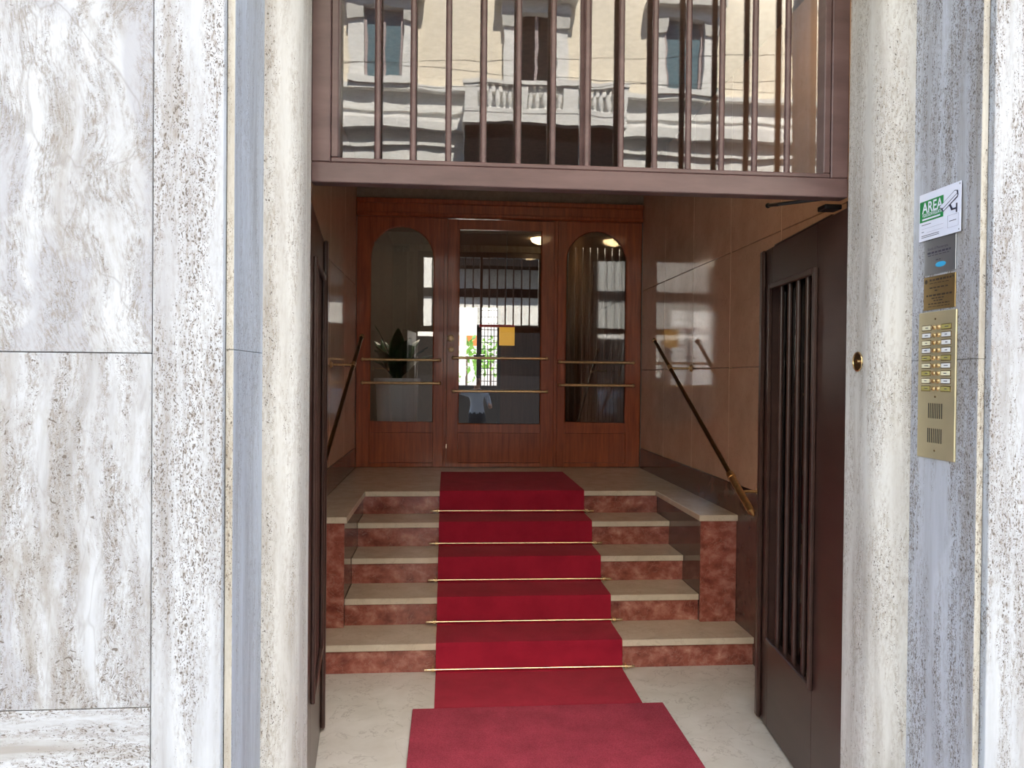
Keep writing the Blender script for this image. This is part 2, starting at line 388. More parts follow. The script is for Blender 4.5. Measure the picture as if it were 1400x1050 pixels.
# ------------------------------------------------------------------ the two open entrance leaves
def leaf(name, sg, label):
    A = Vector((sg*.915, 2.525, 0)); B = Vector((sg*1.013, 3.458, 0)); d = B-A
    t = thing(name, label, 'door', A, kind='structure', rz=math.atan2(d.y, d.x))
    L, H = .935, 2.196
    S = lambda x0, x1, ya, yb, z0, z1, n_, m_=M['leaf'], bev=.002: box(x0, x1, min(sg*ya, sg*yb), max(sg*ya, sg*yb), z0, z1, bev=bev).build(n_, m_, t, local=True)
    # local +y*sg is the face towards the passage
    S(0, .285, -.048, 0, .012, H, 'stile'); S(.825, L, -.048, 0, .012, H, 'stile')
    S(.2855, .8245, -.048, 0, .012, .415, 'bottom_panel'); S(.2855, .8245, -.048, 0, 2.015, H, 'top_rail')
    for a in ((.272, .298, .402, 2.028), (.812, .838, .402, 2.028)): S(a[0], a[1], .0002, .016, a[2], a[3], 'window_trim', bev=.004)
    for a in ((.2985, .8115, .402, .428), (.2985, .8115, 2.002, 2.028)): S(a[0], a[1], .0002, .016, a[2], a[3], 'window_trim', bev=.004)
    for s in (.40, .505, .61, .715):
        tube([(s, sg*-.008, .416), (s, sg*-.008, 2.014)], .0105, n=10).build('bar', M['leaf'], t, smooth=True, local=True)
    S(.2858, .8242, -.038, -.033, .4155, 2.0145, 'pane', M['glass_l'], 0)
    S(L-.028, L+.012, .0002, .020, .02, H-.004, 'astragal', bev=.006)
    if sg > 0:
        q = MB()
        q.box(.16, .80, -.03, 0, H+.001, H+.006); q.build('top_strip', M['leaf'], t, local=True)
    return t
leafR = leaf('door_2', 1, 'dark brown entrance leaf with barred glazing, folded open against the right wall')
leafL = leaf('door_3', -1, 'dark brown entrance leaf with barred glazing, seen edge-on at the left')

# door closer arm at the head of the right leaf
p0 = at(1140, 270, y=2.66); p1 = at(1050, 281, y=2.80); p2 = at(1054, 262, y=2.72)
dc = thing('door_closer', 'black metal door closer arm under the transom, above the right leaf', 'door closer', p0)
tube([p0, p1], .007, n=8).build('arm', M['blackm'], dc); tube([p1, (p1.x+.004, 2.72, 2.24)], .006, n=8).build('link', M['blackm'], dc)
MB().ball(p1, .010).build('pivot', M['blackm'], dc, smooth=True)
q = at(1132, 271, y=2.62); box(q.x-.02, .93, 2.60, 2.66, 2.203, 2.2205, bev=.003).build('closer_body', M['blackm'], dc)

# ------------------------------------------------------------------ stairs
st = thing('staircase', 'five beige and red marble steps rising to the wooden doors', 'stairs', (0, N1, 0))
TH = .036
for k in range(4):
    hw = WX-.005 if k == 0 else CK-.001
    box(-hw, hw, NOS[k], NOS[k+1]+.06, (k+1)*R_-TH, (k+1)*R_, bev=.003).build('tread', M['tread'], st)
box(-1.2525, 1.2525, NOS[4], 6.78, LAND-TH, LAND, bev=.003).build('landing', M['tread'], st)
for k in range(5):
    hw = WX-.005 if k == 0 else CK-.001
    box(-hw, hw, NOS[k]+.020, NOS[k]+.045, k*R_+.0005, (k+1)*R_-TH-.0005).build('riser', M['red'], st)
for sg in (-1, 1):
    X = lambda a, b: (min(sg*a, sg*b), max(sg*a, sg*b))
    box(*X(CK, 1.2525), 4.392, 5.36, R_+.0005, LAND-TH-.0005).build('cheek_wall', M['dark'], st)
    box(*X(CK-.001, 1.2525), 4.377, 4.3915, R_+.0005, LAND-TH-.0005, bev=.0015).build('cheek_front', M['red'], st)
    box(*X(CK-.018, 1.2525), 4.355, NOS[4]-.0005, LAND-TH, LAND, bev=.003).build('cheek_cap', M['tread'], st)
box(-1.25, 1.25, NOS[0]+.046, 6.7, -.05, .10).build('core', M['core'], st)

# runner
prof = [(3.652, .006), (4.04, .006)]
for k in range(5):
    n = NOS[k]; zb, zt = k*R_, (k+1)*R_
    prof += [(n-.022, zb+.006), (n-.012, zb+.014), (n-.008, zb+.045), (n-.007, zt-.03), (n-.0055, zt-.006), (n-.001, zt+.004), (n+.010, zt+.0065)]
prof += [(6.340, LAND+.0065)]
top = [Vector((0, a, b)) for a, b in prof]; bot = []
for i, p in enumerate(top):
    d = (top[min(i+1, len(top)-1)]-top[max(i-1, 0)]).normalized(); nn = Vector((0, -d.z, d.y))
    bot.append(p-nn*.0048)
mb = MB(); x0, x1 = -.510, .506
rows = [[mb.bm.verts.new((x, p.y, p.z)) for p in L] for L in (top, bot) for x in (x0, x1)]
a, b, c, d = rows
for i in range(len(top)-1):
    for P, Q in ((a, b), (b, d), (d, c), (c, a)): mb.bm.faces.new((P[i], P[i+1], Q[i+1], Q[i]))
mb.bm.faces.new((a[0], b[0], d[0], c[0])); mb.bm.faces.new((a[-1], b[-1], d[-1], c[-1]))
ru = mb.build('stair_runner', M['runner'], smooth=True)
tag(ru, 'long red carpet runner covering the middle of the steps', 'carpet')
ordn = ['lowest', 'second', 'third', 'fourth', 'topmost']
for k in range(5):
    y, z = NOS[k]-.020, k*R_+.026
    rd = thing('stair_rod', '%s of the five thin brass rods holding the red runner' % ordn[k] if k in (0, 4) else '%s brass runner rod counting up from the floor' % ordn[k], 'stair rod', (0, y, z), 'brass stair rods')
    tube([(-.56, y, z), (.56, y, z-.004)], .0068, n=10).build('rod', M['rodbrass'], rd, smooth=True)
    for sg in (-1, 1):
        zz = z-.002+sg*-.002
        br = tube([(sg*.516, y, zz), (sg*.532, y, zz)], .010, n=12).build('bracket', M['brass'], rd, smooth=True)
        box(sg*.524-.006, sg*.524+.006, y, NOS[k]+.0195, zz-.012, zz+.004).build('bracket_foot', M['brass'], br)
        tube([(sg*.556, y, zz), (sg*.572, y, zz)], [.0075, .006], n=12).build('finial', M['rodbrass'], rd, smooth=True)

# door mat
mat_ = box(-.612, .602, 2.46, 3.632, 0, .0145, bev=.004, seg=2).build('door_mat', M['mat'])
tag(mat_, 'thick raspberry red doormat lying on the pale marble floor', 'mat')

# ------------------------------------------------------------------ handrails
for side, sg in (('left', -1), ('right', 1)):
    top_ = Vector((sg*1.09, 5.64, 1.877)); bot_ = Vector((sg*1.15, 3.91, .893))
    hr = thing('handrail', 'sloping brass handrail on the %s marble wall' % side, 'handrail', (sg*1.12, 3.9, .0), 'brass handrails')
    P = lambda y: top_+(bot_-top_)*((y-top_.y)/(bot_.y-top_.y))
    tube([top_, P(4.15)], .0135, n=14).build('rail', M['dkbrass'], hr, smooth=True)
    MB().ball(top_, .021).build('ball_end', M['rodbrass'], hr, smooth=True)
    tube([P(4.17), bot_], .020, n=14).build('socket', M['brass'], hr, smooth=True)
    tube([P(4.20), P(4.165)], .0235, n=14).build('collar', M['brass'], hr, smooth=True)
    tube([bot_, bot_+(bot_-top_).normalized()*.035], [.017, .004], n=12).build('end_cap', M['brass'], hr, smooth=True)
    for yb in (5.27, 4.06):
        p = P(yb)
        tube([P(yb+.02), P(yb-.02)], .018, n=12).build('ring', M['brass'], hr, smooth=True)
        br = tube([(p.x, p.y, p.z), (sg*(WX-.006), p.y, p.z)], .0075, n=10).build('bracket', M['brass'], hr, smooth=True)
        tube([(sg*(WX-.016), p.y, p.z), (sg*(WX-.001), p.y, p.z)], [.016, .026], n=14).build('rosette', M['brass'], br, smooth=True)

# ------------------------------------------------------------------ wooden screen: header, sidelights, centre door
DY0, DY1 = DOORY, DOORY+.05
hd = tag(box(-1.2565, 1.2565, DY0-.03, DY1+.05, 2.975, 3.13, bev=.004).build('trim_1', M['wood']), 'dark mahogany header beam over the three glazed doors', 'beam', kind='structure')
box(-1.2565, 1.2565, DY0-.052, DY0-.0305, 3.085, 3.128, bev=.006).build('moulding', M['wood'], hd)
box(-1.2565, 1.2565, DY0-.044, DY0-.0305, 2.978, 3.01, bev=.006).build('moulding', M['wood'], hd)
struct('wall_over_doors', box(-1.275, 1.275, DY0+.02, DY1+.05, 3.131, ZC-.001), M['plast'], 'plaster strip above the mahogany beam', 'wall')
tp = struct('trim_2', box(-.502, -.472, DY0+.006, DY1+.03, LAND+.002, 2.9745, bev=.002), M['wood'], 'mahogany post left of the centre door', 'post')
tp = struct('trim_3', box(.472, .502, DY0+.006, DY1+.03, LAND+.002, 2.9745, bev=.002), M['wood'], 'mahogany post right of the centre door', 'post')

def arch_fill(mb, xc, r, zs, x0, x1, ztop, ya, yb, n=20):
    arc = [(xc-r*math.cos(math.pi*i/n), zs+r*math.sin(math.pi*i/n)) for i in range(n+1)]
    tp_ = [(x0+(x1-x0)*i/n, ztop) for i in range(n+1)]
    A = [[mb.bm.verts.new((p[0], y, p[1])) for p in L] for y in (ya, yb) for L in (arc, tp_)]
    for i in range(n):
        for P, Q in ((A[0], A[1]), (A[2], A[3]), (A[0], A[2]), (A[1], A[3])): mb.bm.faces.new((P[i], P[i+1], Q[i+1], Q[i]))
    for i in (0, n): mb.bm.faces.new((A[0][i], A[1][i], A[3][i], A[2][i]))
    return mb
def pushbar(parent, xa, xb, z, y=DY0):
    pb = tube([(xa, y-.05, z), (xb, y-.05, z)], .0115, n=12).build('push_bar', M['brass'], parent, smooth=True)
    for x in (xa, xb):
        MB().ball((x, y-.05, z), .016).build('end_knob', M['brass'], pb, smooth=True)
    for x in (xa+.03, xb-.03):
        tube([(x, y-.05, z), (x, y-.001, z)], [.008, .011], n=10).build('standoff', M['brass'], pb, smooth=True)
def sidelight(name, sg, label):
    xa, xb = (-1.2545, -.5025) if sg < 0 else (.5025, 1.2545)
    pa, pb_ = (-1.142, -.588) if sg < 0 else (.572, 1.124)
    t = thing(name, label, 'window', ((xa+xb)/2, DY0, LAND), kind='structure')
    B = lambda x0, x1, z0, z1, n_, m_=M['wood'], ya=DY0, yb=DY1, bev=.002: box(x0, x1, ya, yb, z0, z1, bev=bev).build(n_, m_, t)
    r = (pb_-pa)/2; xc = (pa+pb_)/2; zs = 2.898-r
    B(xa, pa, LAND+.003, 2.974, 'stile'); B(pb_, xb, LAND+.003, 2.974, 'stile')
    B(pa+.0008, pb_-.0008, 1.098, 1.19, 'middle_rail'); B(pa+.0008, pb_-.0008, LAND+.003, .832, 'bottom_rail')
    B(pa+.0012, pb_-.0012, .8335, 1.0968, 'lower_panel', ya=DY0+.006)
    arch_fill(MB(), xc, r, zs, pa+.0005, pb_-.0005, 2.974, DY0, DY1).build('arched_head', M['wood'], t)
    # bead round the opening
    pts = [(pa, 1.19)]+[(xc-r*math.cos(math.pi*i/16), zs+r*math.sin(math.pi*i/16)) for i in range(17)]+[(pb_, 1.19), (pa, 1.19)]
    tube([(p[0], DY0+.010, p[1]) for p in pts], .008, n=8).build('bead', M['wood'], t, smooth=True)
    gp = [(pa-.004, 1.186)]+[(xc-(r+.004)*math.cos(math.pi*i/20), zs+(r+.004)*math.sin(math.pi*i/20)) for i in range(21)]+[(pb_+.004, 1.186)]
    MB().prism([(p[0], DY0+.030, p[1]) for p in gp], (0, .005, 0)).build('pane', M['glass_d'], t)
    c = (xa+xb)/2
    for z in ((1.733, 1.531) if sg < 0 else (1.728, 1.525)): pushbar(t, xc-.33, xc+.33, z)
    return t
sidelight('window_2', -1, 'arched mahogany sidelight with two brass bars left of the centre door')
sidelight('window_3', 1, 'arched mahogany sidelight with two brass bars right of the centre door')
d1 = thing('door_1', 'mahogany centre door with tall glass pane and two brass push bars', 'door', (0, DY0, LAND), kind='structure')
B = lambda x0, x1, z0, z1, n_, ya=DY0-.006, yb=DY1-.006: box(x0, x1, ya, yb, z0, z1, bev=.002).build(n_, M['wood'], d1)
B(-.470, -.372, LAND+.004, 2.966, 'stile'); B(.358, .470, LAND+.004, 2.966, 'stile')
B(-.3715, .3575, 2.882, 2.966, 'top_rail'); B(-.3715, .3575, 1.098, 1.175, 'middle_rail'); B(-.3715, .3575, LAND+.004, .834, 'bottom_rail')
B(-.3713, .3573, .8355, 1.0968, 'lower_panel', DY0)
tube([(-.372, DY0+.004, 1.175), (-.372, DY0+.004, 2.882), (.358, DY0+.004, 2.882), (.358, DY0+.004, 1.175), (-.372, DY0+.004, 1.175)], .007, n=8).build('bead', M['wood'], d1)
box(-.375, .361, DY0+.022, DY0+.027, 1.172, 2.885).build('pane', M['glass_d'], d1)
pushbar(d1, -.415, .403, 1.755, DY0-.006); pushbar(d1, -.412, .405, 1.465, DY0-.006)
kn = MB().lathe((-.44, DY0-.006, 1.925), [(.031, 0), (.031, .005), (.012, .008), (.011, .03), (.025, .036), (.030, .048), (.023, .058), (.004, .063)], 16, (0, -1, 0)).build('knob', M['knobm'], d1, smooth=True)
lk = MB().lathe((-.434, DY0-.006, 1.827), [(.026, 0), (.025, .006), (.014, .010), (.012, .012)], 16, (0, -1, 0)).build('lock', M['knobm'], d1, smooth=True)
box(-.4365, -.4315, DY0-.020, DY0-.0181, 1.820, 1.834).build('keyhole', M['black'], lk)

# ------------------------------------------------------------------ things fixed to the right reveal (plane x = 1.0, facing -x)
XR = 1.0
def rp(px, py, w_=0): p = at(px, py, x=XR); return p.y, p.z
def rbox(y0, y1, z0, z1, w0, w1, **k): return box(XR-w1, XR-w0, min(y0, y1), max(y0, y1), z0, z1, **k)
def letters(txt, size, yl, zb, w_, xs=1.0, bold=.0):
    cu = bpy.data.curves.new('t', 'FONT'); cu.body = txt; cu.size = size; cu.offset = bold
    o = bpy.data.objects.new('t', cu); COL.objects.link(o); dg = bpy.context.evaluated_depsgraph_get()
    me = o.evaluated_get(dg).to_mesh(); mb = MB(); mb.bm.from_mesh(me); o.evaluated_get(dg).to_mesh_clear()
    bpy.data.objects.remove(o); bpy.data.curves.remove(cu)
    for v in mb.bm.verts: v.co = Vector((XR-w_, yl-v.co.x*xs, zb+v.co.y))
    return mb
# intercom
yl, yr, zb, zt = 2.2485, 2.073, 1.364, 1.806
ic = thing('intercom_panel', 'tall gold intercom plate with eighteen name buttons on the right reveal', 'intercom', (XR, (yl+yr)/2, zb))
rbox(yl, yr, zb, zt, .0002, .006, bev=.002).build('plate', M['plate'], ic)
z1 = rp(1270, 448.8)[1]; z9 = rp(1268.5, 531)[1]
tl0, tl1 = rp(1263.5, 450)[0], rp(1276.3, 450)[0]; tr0, tr1 = rp(1290, 447)[0], rp(1304, 447)[0]
b0, b1 = rp(1280.2, 450)[0], rp(1286, 450)[0]
papers = 'pap pap2 pap pap2 pap3 pap pap3 pap pap3'.split(), 'pap3 pap2 pap2 pap2 pap3 pap2 pap pap2 pap3'.split()
for i in range(9):
    z = z1+(z9-z1)*i/8
    for (ya, yb_), mats in (((tl0, tl1), papers[0]), ((tr0, tr1), papers[1])):
        fr = rbox(ya, yb_, z-.0085, z+.0085, .0062, .0072, bev=.0004).build('name_holder', M['dkbrass'], ic)
        rbox(ya-.003, yb_+.003, z-.0063, z+.0063, .0073, .0080).build('name_tag', M[mats[i]], fr)
        ww = random.uniform(.010, .020); yc = (ya+yb_)/2+random.uniform(-.003, .003)
        rbox(yc+ww/2, yc-ww/2, z-.0012, z+.0012, .0081, .0083).build('name_line', M['ink'], fr)
    for yb_ in (b0, b1):
        MB().lathe((XR-.006, yb_, z), [(.0072, 0), (.0072, .002), (.0058, .003), (.0052, .0065), (.001, .0075)], 12, (-1, 0, 0)).build('button', M['brass'], ic, smooth=True)
for (pa, pb_) in (((1272.2, 551), (1290, 573)), ((1271.2, 585), (1289, 607))):
    ya, za = rp(*pa); yb_, zb_ = rp(*pb_)
    for i in range(8):
        y = ya+(yb_-ya)*i/7
        rbox(y+.0018, y-.0018, zb_, za, .0061, .0065).build('speaker_slot', M['black'], ic)
for q in ((1281.5, 436), (1281, 542.5), (1280, 616)):
    y, z = rp(*q); MB().lathe((XR-.006, y, z), [(.0035, 0), (.003, .0015), (.001, .002)], 10, (-1, 0, 0)).build('screw', M['dkbrass'], ic)
# video surveillance sign
ya, yb_ = 2.250, 2.057; za, zb_ = 2.169, 2.025
sg_ = thing('surveillance_sign', 'white and green AREA video surveillance sign above the plaques', 'sign', (XR, (ya+yb_)/2, zb_))
rbox(ya, yb_, zb_, za, .0068, .0085, bev=.0006).build('board', M['white'], sg_)
SX = lambda u: ya+(yb_-ya)*u
SZ = lambda v: za+(zb_-za)*v          # u,v in 0..1 from the top left
rbox(SX(.02), SX(.60), SZ(.60), SZ(.16), .0086, .0090).build('green_field', M['green'], sg_)
letters('AREA', .0455, SX(.085), SZ(.415), .0093, .86, .0008).build('lettering', M['white'], sg_)
letters('VIDEOSORVEGLIATA', .0138, SX(.085), SZ(.495), .0093, .735, .0002).build('lettering', M['white'], sg_)
rbox(SX(.085), SX(.53), SZ(.565), SZ(.53), .0091, .0093).build('small_line', M['white'], sg_)
def poly(pts, w0, w1): return MB().prism([(XR-w0, SX(u), SZ(v)) for u, v in pts], (-(w1-w0), 0, 0))
cam_ = poly([(.50, .395), (.865, .15), (.935, .17), (.945, .26), (.93, .305), (.60, .51), (.565, .475), (.55, .44)], .0094, .0098).build('camera_outline', M['ink'], sg_)
poly([(.515, .392), (.865, .165), (.905, .175), (.915, .225), (.60, .43), (.56, .425)], .0099, .0101).build('camera_face', M['white'], cam_)
poly([(.60, .45), (.92, .24), (.93, .26), (.915, .29), (.615, .49), (.60, .47)], .0099, .0101).build('camera_face', M['white'], cam_)
for seg in (((.74, .42), (.775, .405), (.82, .50), (.79, .53)), ((.79, .50), (.90, .50), (.90, .535), (.79, .535)), ((.895, .42), (.925, .42), (.925, .60), (.895, .60))):
    poly(seg, .0094, .0098).build('camera_mount', M['ink'], sg_)
for u0, u1, v in ((.07, .30, .655), (.07, .13, .80), (.07, .50, .885), (.07, .50, .92), (.74, .90, .735)):
    rbox(SX(u0), SX(u1), SZ(v+.012), SZ(v), .0086, .0089).build('small_line', M['ink'], sg_)
for u0, u1, v in ((.07, .60, .74), (.20, .60, .83), (.70, .95, .62), (.70, .95, .865)):
    rbox(SX(u0), SX(u1), SZ(v+.006), SZ(v), .0086, .0089).build('thin_rule', M['greyl'], sg_)
for u in (.70, .945): rbox(SX(u), SX(u+.006), SZ(.871), SZ(.62), .0086, .0089).build('thin_rule', M['greyl'], sg_)
for u, v in ((.97, .05), (.96, .95)): MB().lathe((XR-.0085, SX(u), SZ(v)), [(.003, 0), (.002, .001)], 8, (-1, 0, 0)).build('screw', M['steel'], sg_)
# plaques
def plaque(name, label, z0, z1, mat):
    t = thing(name, label, 'plaque', (XR, 2.156, z0)); rbox(2.229, 2.083, z0, z1, .0002, .004, bev=.0008).build('plate', mat, t); return t
gp = plaque('metal_plaque', 'brushed grey metal plaque between the green sign and brass plaque', 1.920, 2.0235, M['steel'])
letters('Scuola di Psicoterapia', .0115, 2.212, 1.993, .0043, .95).build('lettering', M['ink'], gp)
def dashes(t, y0, y1, z, h, mat):
    y = y0
    while y > y1:
        l = random.uniform(.008, .018); e = max(y-l, y1)
        rbox(y, e, z, z+h, .0041, .0044).build('text_line', mat, t); y = e-.004
dashes(gp, 2.212, 2.105, 1.9815, .0055, M['ink']); dashes(gp, 2.210, 2.112, 1.975, .002, M['ink']); dashes(gp, 2.172, 2.15, 1.959, .0025, M['ink'])
MB().prism([(XR-.0041, 2.150+.024*math.cos(a*math.pi/8), 1.945+.008*math.sin(a*math.pi/8)) for a in range(16)], (-.0003, 0, 0)).build('blue_logo', M['blue'], gp)
bp = plaque('brass_plaque', 'engraved brass plaque directly above the gold intercom plate', 1.8125, 1.9125, M['bplq'])
for y0_, y1_, z, h in ((2.20, 2.10, 1.8985, .006), (2.20, 2.11, 1.8905, .002), (2.20, 2.115, 1.876, .004), (2.176, 2.158, 1.867, .004), (2.215, 2.097, 1.8525, .0055), (2.19, 2.13, 1.8445, .0035), (2.18, 2.135, 1.837, .0035), (2.205, 2.108, 1.828, .0035), (2.206, 2.106, 1.8205, .002)):
    dashes(bp, y0_, y1_, z, h, M['inkb'])
MB().lathe((XR-.004, 2.2175, 1.8985), [(.007, 0), (.006, .0004)], 12, (-1, 0, 0)).build('emblem', M['inkb'], bp)
MB().lathe((XR-.004, 2.0935, 1.9035), [(.004, 0), (.003, .0004)], 10, (-1, 0, 0)).build('emblem', M['inkb'], bp)
# key switch on the rounded jamb
ks = thing('key_switch', 'small oval brass key switch set in the right stone jamb', 'key switch', (.903, 2.429, 1.659))
MB().prism([(.9028, 2.429+.0262*math.cos(a*math.pi/12), 1.659+.030*math.sin(a*math.pi/12)) for a in range(24)], (-.004, 0, 0)).build('escutcheon', M['dkbrass'], ks, smooth=True)
tube([(.8985, 2.429+.0275*math.cos(a*math.pi/12), 1.659+.031*math.sin(a*math.pi/12)) for a in range(25)], .0025, n=6).build('rim', M['brass'], ks, smooth=True)
tube([(.899, 2.424, 1.659), (.893, 2.424, 1.659)], .008, n=12).build('cylinder', M['rodbrass'], ks)
box(.885, .893, 2.405, 2.424, 1.6575, 1.6605).build('tongue', M['rodbrass'], ks)

# ------------------------------------------------------------------ hall behind the doors
HZ = LAND; HB = 9.45
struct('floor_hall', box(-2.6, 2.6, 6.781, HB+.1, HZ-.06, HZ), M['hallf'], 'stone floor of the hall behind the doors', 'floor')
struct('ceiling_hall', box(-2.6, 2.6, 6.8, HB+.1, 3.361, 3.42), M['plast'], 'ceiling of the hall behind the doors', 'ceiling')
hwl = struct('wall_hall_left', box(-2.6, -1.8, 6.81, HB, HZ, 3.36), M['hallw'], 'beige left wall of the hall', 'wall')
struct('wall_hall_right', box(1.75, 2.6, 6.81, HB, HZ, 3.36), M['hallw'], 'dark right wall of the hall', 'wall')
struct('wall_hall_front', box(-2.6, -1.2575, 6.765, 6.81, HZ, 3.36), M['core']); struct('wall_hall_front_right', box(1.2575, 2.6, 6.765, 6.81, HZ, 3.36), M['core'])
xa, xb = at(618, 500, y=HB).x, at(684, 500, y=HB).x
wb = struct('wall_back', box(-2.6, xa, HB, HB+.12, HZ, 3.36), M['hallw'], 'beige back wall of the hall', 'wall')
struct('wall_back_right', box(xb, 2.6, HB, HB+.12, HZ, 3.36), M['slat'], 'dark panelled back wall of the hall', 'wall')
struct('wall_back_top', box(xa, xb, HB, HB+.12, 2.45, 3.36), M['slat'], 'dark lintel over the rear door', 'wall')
d4 = thing('door_4', 'black rear door with narrow iron lattice, bright courtyard beyond', 'door', ((xa+xb)/2, HB+.05, HZ), kind='structure')
xs_ = at(655, 500, y=HB).x
box(xs_-.03, xs_+.03, HB+.02, HB+.07, HZ, 2.449).build('meeting_stile', M['blackm'], d4); box(xb-.04, xb, HB+.02, HB+.07, HZ, 2.449).build('stile', M['blackm'], d4)
box(xa, xa+.03, HB+.02, HB+.07, HZ, 2.449).build('stile', M['blackm'], d4)
for s in (-1, 1): box(xs_-.03, xs_+.03, HB+.021, HB+.069, 1.55, 1.6).build('rail', M['blackm'], d4) if s > 0 else tube([(xs_-.07, HB-.02, 1.85), (xs_+.07, HB-.02, 1.85)], .015, n=8).build('handle', M['blackm'], d4)
for i in range(4):
    x = xs_+.03+(xb-.04-xs_-.03)*(i+1)/5; tube([(x, HB+.045, HZ), (x, HB+.045, 2.449)], .005, n=6).build('lattice_bar', M['blackm'], d4)
for i in range(20):
    z = HZ+.1+i*.08; tube([(xs_+.03, HB+.045, z), (xb-.04, HB+.045, z)], .005, n=6).build('lattice_bar', M['blackm'], d4)
box(xa+.031, xb-.041, HB+.03, HB+.06, HZ, 1.48).build('kick_panel', M['blackm'], d4)
struct('courtyard_ground', box(-9, 9, HB+.45, 22, .3, HZ-.01), M['pave'], 'sunlit courtyard paving behind the building', 'ground')
struct('wall_courtyard', box(-9, 9, 20, 20.3, HZ, 4.2), M['stw'], 'pale wall closing the courtyard', 'wall')
p = at(640, 466, y=13.5); sb_ = thing('sign_board', 'orange sign board on posts, seen far behind the centre door glass', 'sign', (p.x, 13.43, HZ-.01))
box(p.x-.55, p.x+.22, 13.4, 13.46, p.z-.09, p.z+.09).build('board', M['orng'], sb_)
for q in (p.x-.5, p.x+.17): tube([(q, 13.48, HZ-.01), (q, 13.48, p.z+.05)], .018, n=8).build('post', M['blackm'], sb_)
def bush(name, c, r, label, n=90):
    mb = MB()
    for i in range(n):
        d = Vector((random.gauss(0, 1), random.gauss(0, 1), random.gauss(0, 1))).normalized()*r*random.uniform(.5, 1); p = Vector(c)+d
        a = Vector((random.gauss(0, 1), random.gauss(0, 1), random.gauss(0, 1))).normalized()*.07; b = a.cross(d).normalized()*.035
        mb.quad(p-a, p-b, p+a, p+b)
    t = thing(name, label, 'shrub', (c[0], c[1], HZ)); mb.build('foliage', M['bush'], t); tube([(c[0], c[1], HZ-.01), (c[0], c[1], c[2])], .02, n=6).build('stem', M['slat'], t)
M['bush'] = plain('bright_foliage', (.16, .36, .05), .6, var=.5, scale=12)
p = at(638, 487, y=12.2); bush('shrub', p, .42, 'green shrub in the courtyard, left of the black stile')
p = at(671, 486, y=14.6); bush('shrub', p, .40, 'green shrub in the courtyard, behind the iron lattice')
aw = thing('awning_glow_panel', 'yellow awning fabric with red top edge, its daylight added as a glow', 'awning', at(678, 485, y=9.2))
a, b = at(653, 447, y=9.2), at(703, 486, y=9.2)
box(at(683, 447, y=9.2).x, b.x, 9.17, 9.23, b.z+.12, a.z).build('fabric', M['lampy'] if 'lampy' in M else emit('glowing_yellow_fabric', (1, .55, .08, 1), .22), aw)  # glow in the fabric stands in for daylight on the awning
box(at(655, 447, y=9.2).x, b.x, 9.165, 9.235, a.z+.0005, a.z+.03).build('edge', M['redp'], aw)
tube([(b.x-.1, 9.2, a.z+.03), (b.x-.1, 9.2, 3.36)], .006, n=6).build('cord', M['blackm'], aw)
# slatted dark panel behind the right sidelight
sp = thing('slatted_panel', 'dark wooden slatted panel behind the right sidelight glass', 'panel', (1.05, 8.2, HZ))
box(.62, 1.75, 8.22, 8.26, HZ, 3.0).build('back', M['slat'], sp)
for i in range(14):
    x = .66+i*.08; box(x, x+.035, 8.16, 8.2195, HZ, 3.0, bev=.004).build('slat', M['slat'], sp)
# plant
c = at(543, 517, y=7.06); pc = Vector((c.x, 7.06, HZ)); hp = c.z-HZ
pl = thing('potted_plant', 'broad-leaved plant in a tall white planter behind the left sidelight', 'potted plant', pc)
pt = MB().lathe(pc, [(.155, 0), (.165, .01), (.195, hp-.06), (.195, hp-.055), (.212, hp-.05), (.214, hp), (.200, hp), (.195, hp-.05)], 28).build('planter', M['pot'], pl, smooth=True)
MB().lathe(pc+Vector((0, 0, hp-.07)), [(.188, 0), (.186, .03)], 20).build('soil', M['soil'], pl)
for i in range(15):
    a = i*2.4; L = random.uniform(.35, .52); tilt = random.uniform(.25, .95); wd = random.uniform(.055, .085)
    o = pc+Vector((.03*math.cos(a), .03*math.sin(a), hp-.04)); mb = MB(); rows = []
    for k in range(8):
        s = k/7; th = tilt*(.35+.9*s); rr = L*s
        cpt = o+Vector((math.cos(a)*rr*math.sin(th), math.sin(a)*rr*math.sin(th), rr*math.cos(th)*1.05))
        ww = wd*math.sin(math.pi*min(1, .06+s*.93))**.8 if s > .25 else .012+.03*s
        sd_ = Vector((-math.sin(a), math.cos(a), 0)); up_ = Vector((0, 0, .012))
        rows.append([mb.bm.verts.new(cpt-sd_*ww+up_), mb.bm.verts.new(cpt), mb.bm.verts.new(cpt+sd_*ww+up_)])
    for A_, B_ in zip(rows, rows[1:]):
        for k in range(2): mb.bm.faces.new((A_[k], A_[k+1], B_[k+1], B_[k]))
    mb.build('leaf', M['leafg'], pl, smooth=True)
# unseen fill lamp added for the hall and planter, then the vestibule ceiling lamp
hl = thing('hall_fill_lamp', 'unseen round fill lamp added on the hall ceiling to brighten the white planter', 'lamp', (-.95, 7.7, 3.36))
MB().lathe((-.95, 7.7, 3.3595), [(.15, 0), (.148, -.012), (.12, -.05), (.06, -.075), (.002, -.083)], 24).build('diffuser', M['lamp2'], hl, smooth=True)
cl = thing('ceiling_lamp', 'warm dome ceiling lamp, seen mirrored at the top right of the centre door pane', 'lamp', (.76, 3.27, ZC))
MB().lathe((.76, 3.27, ZC-.001), [(.135, 0), (.134, -.012), (.115, -.045), (.06, -.072), (.002, -.080)], 24).build('diffuser', M['lamp'], cl, smooth=True)

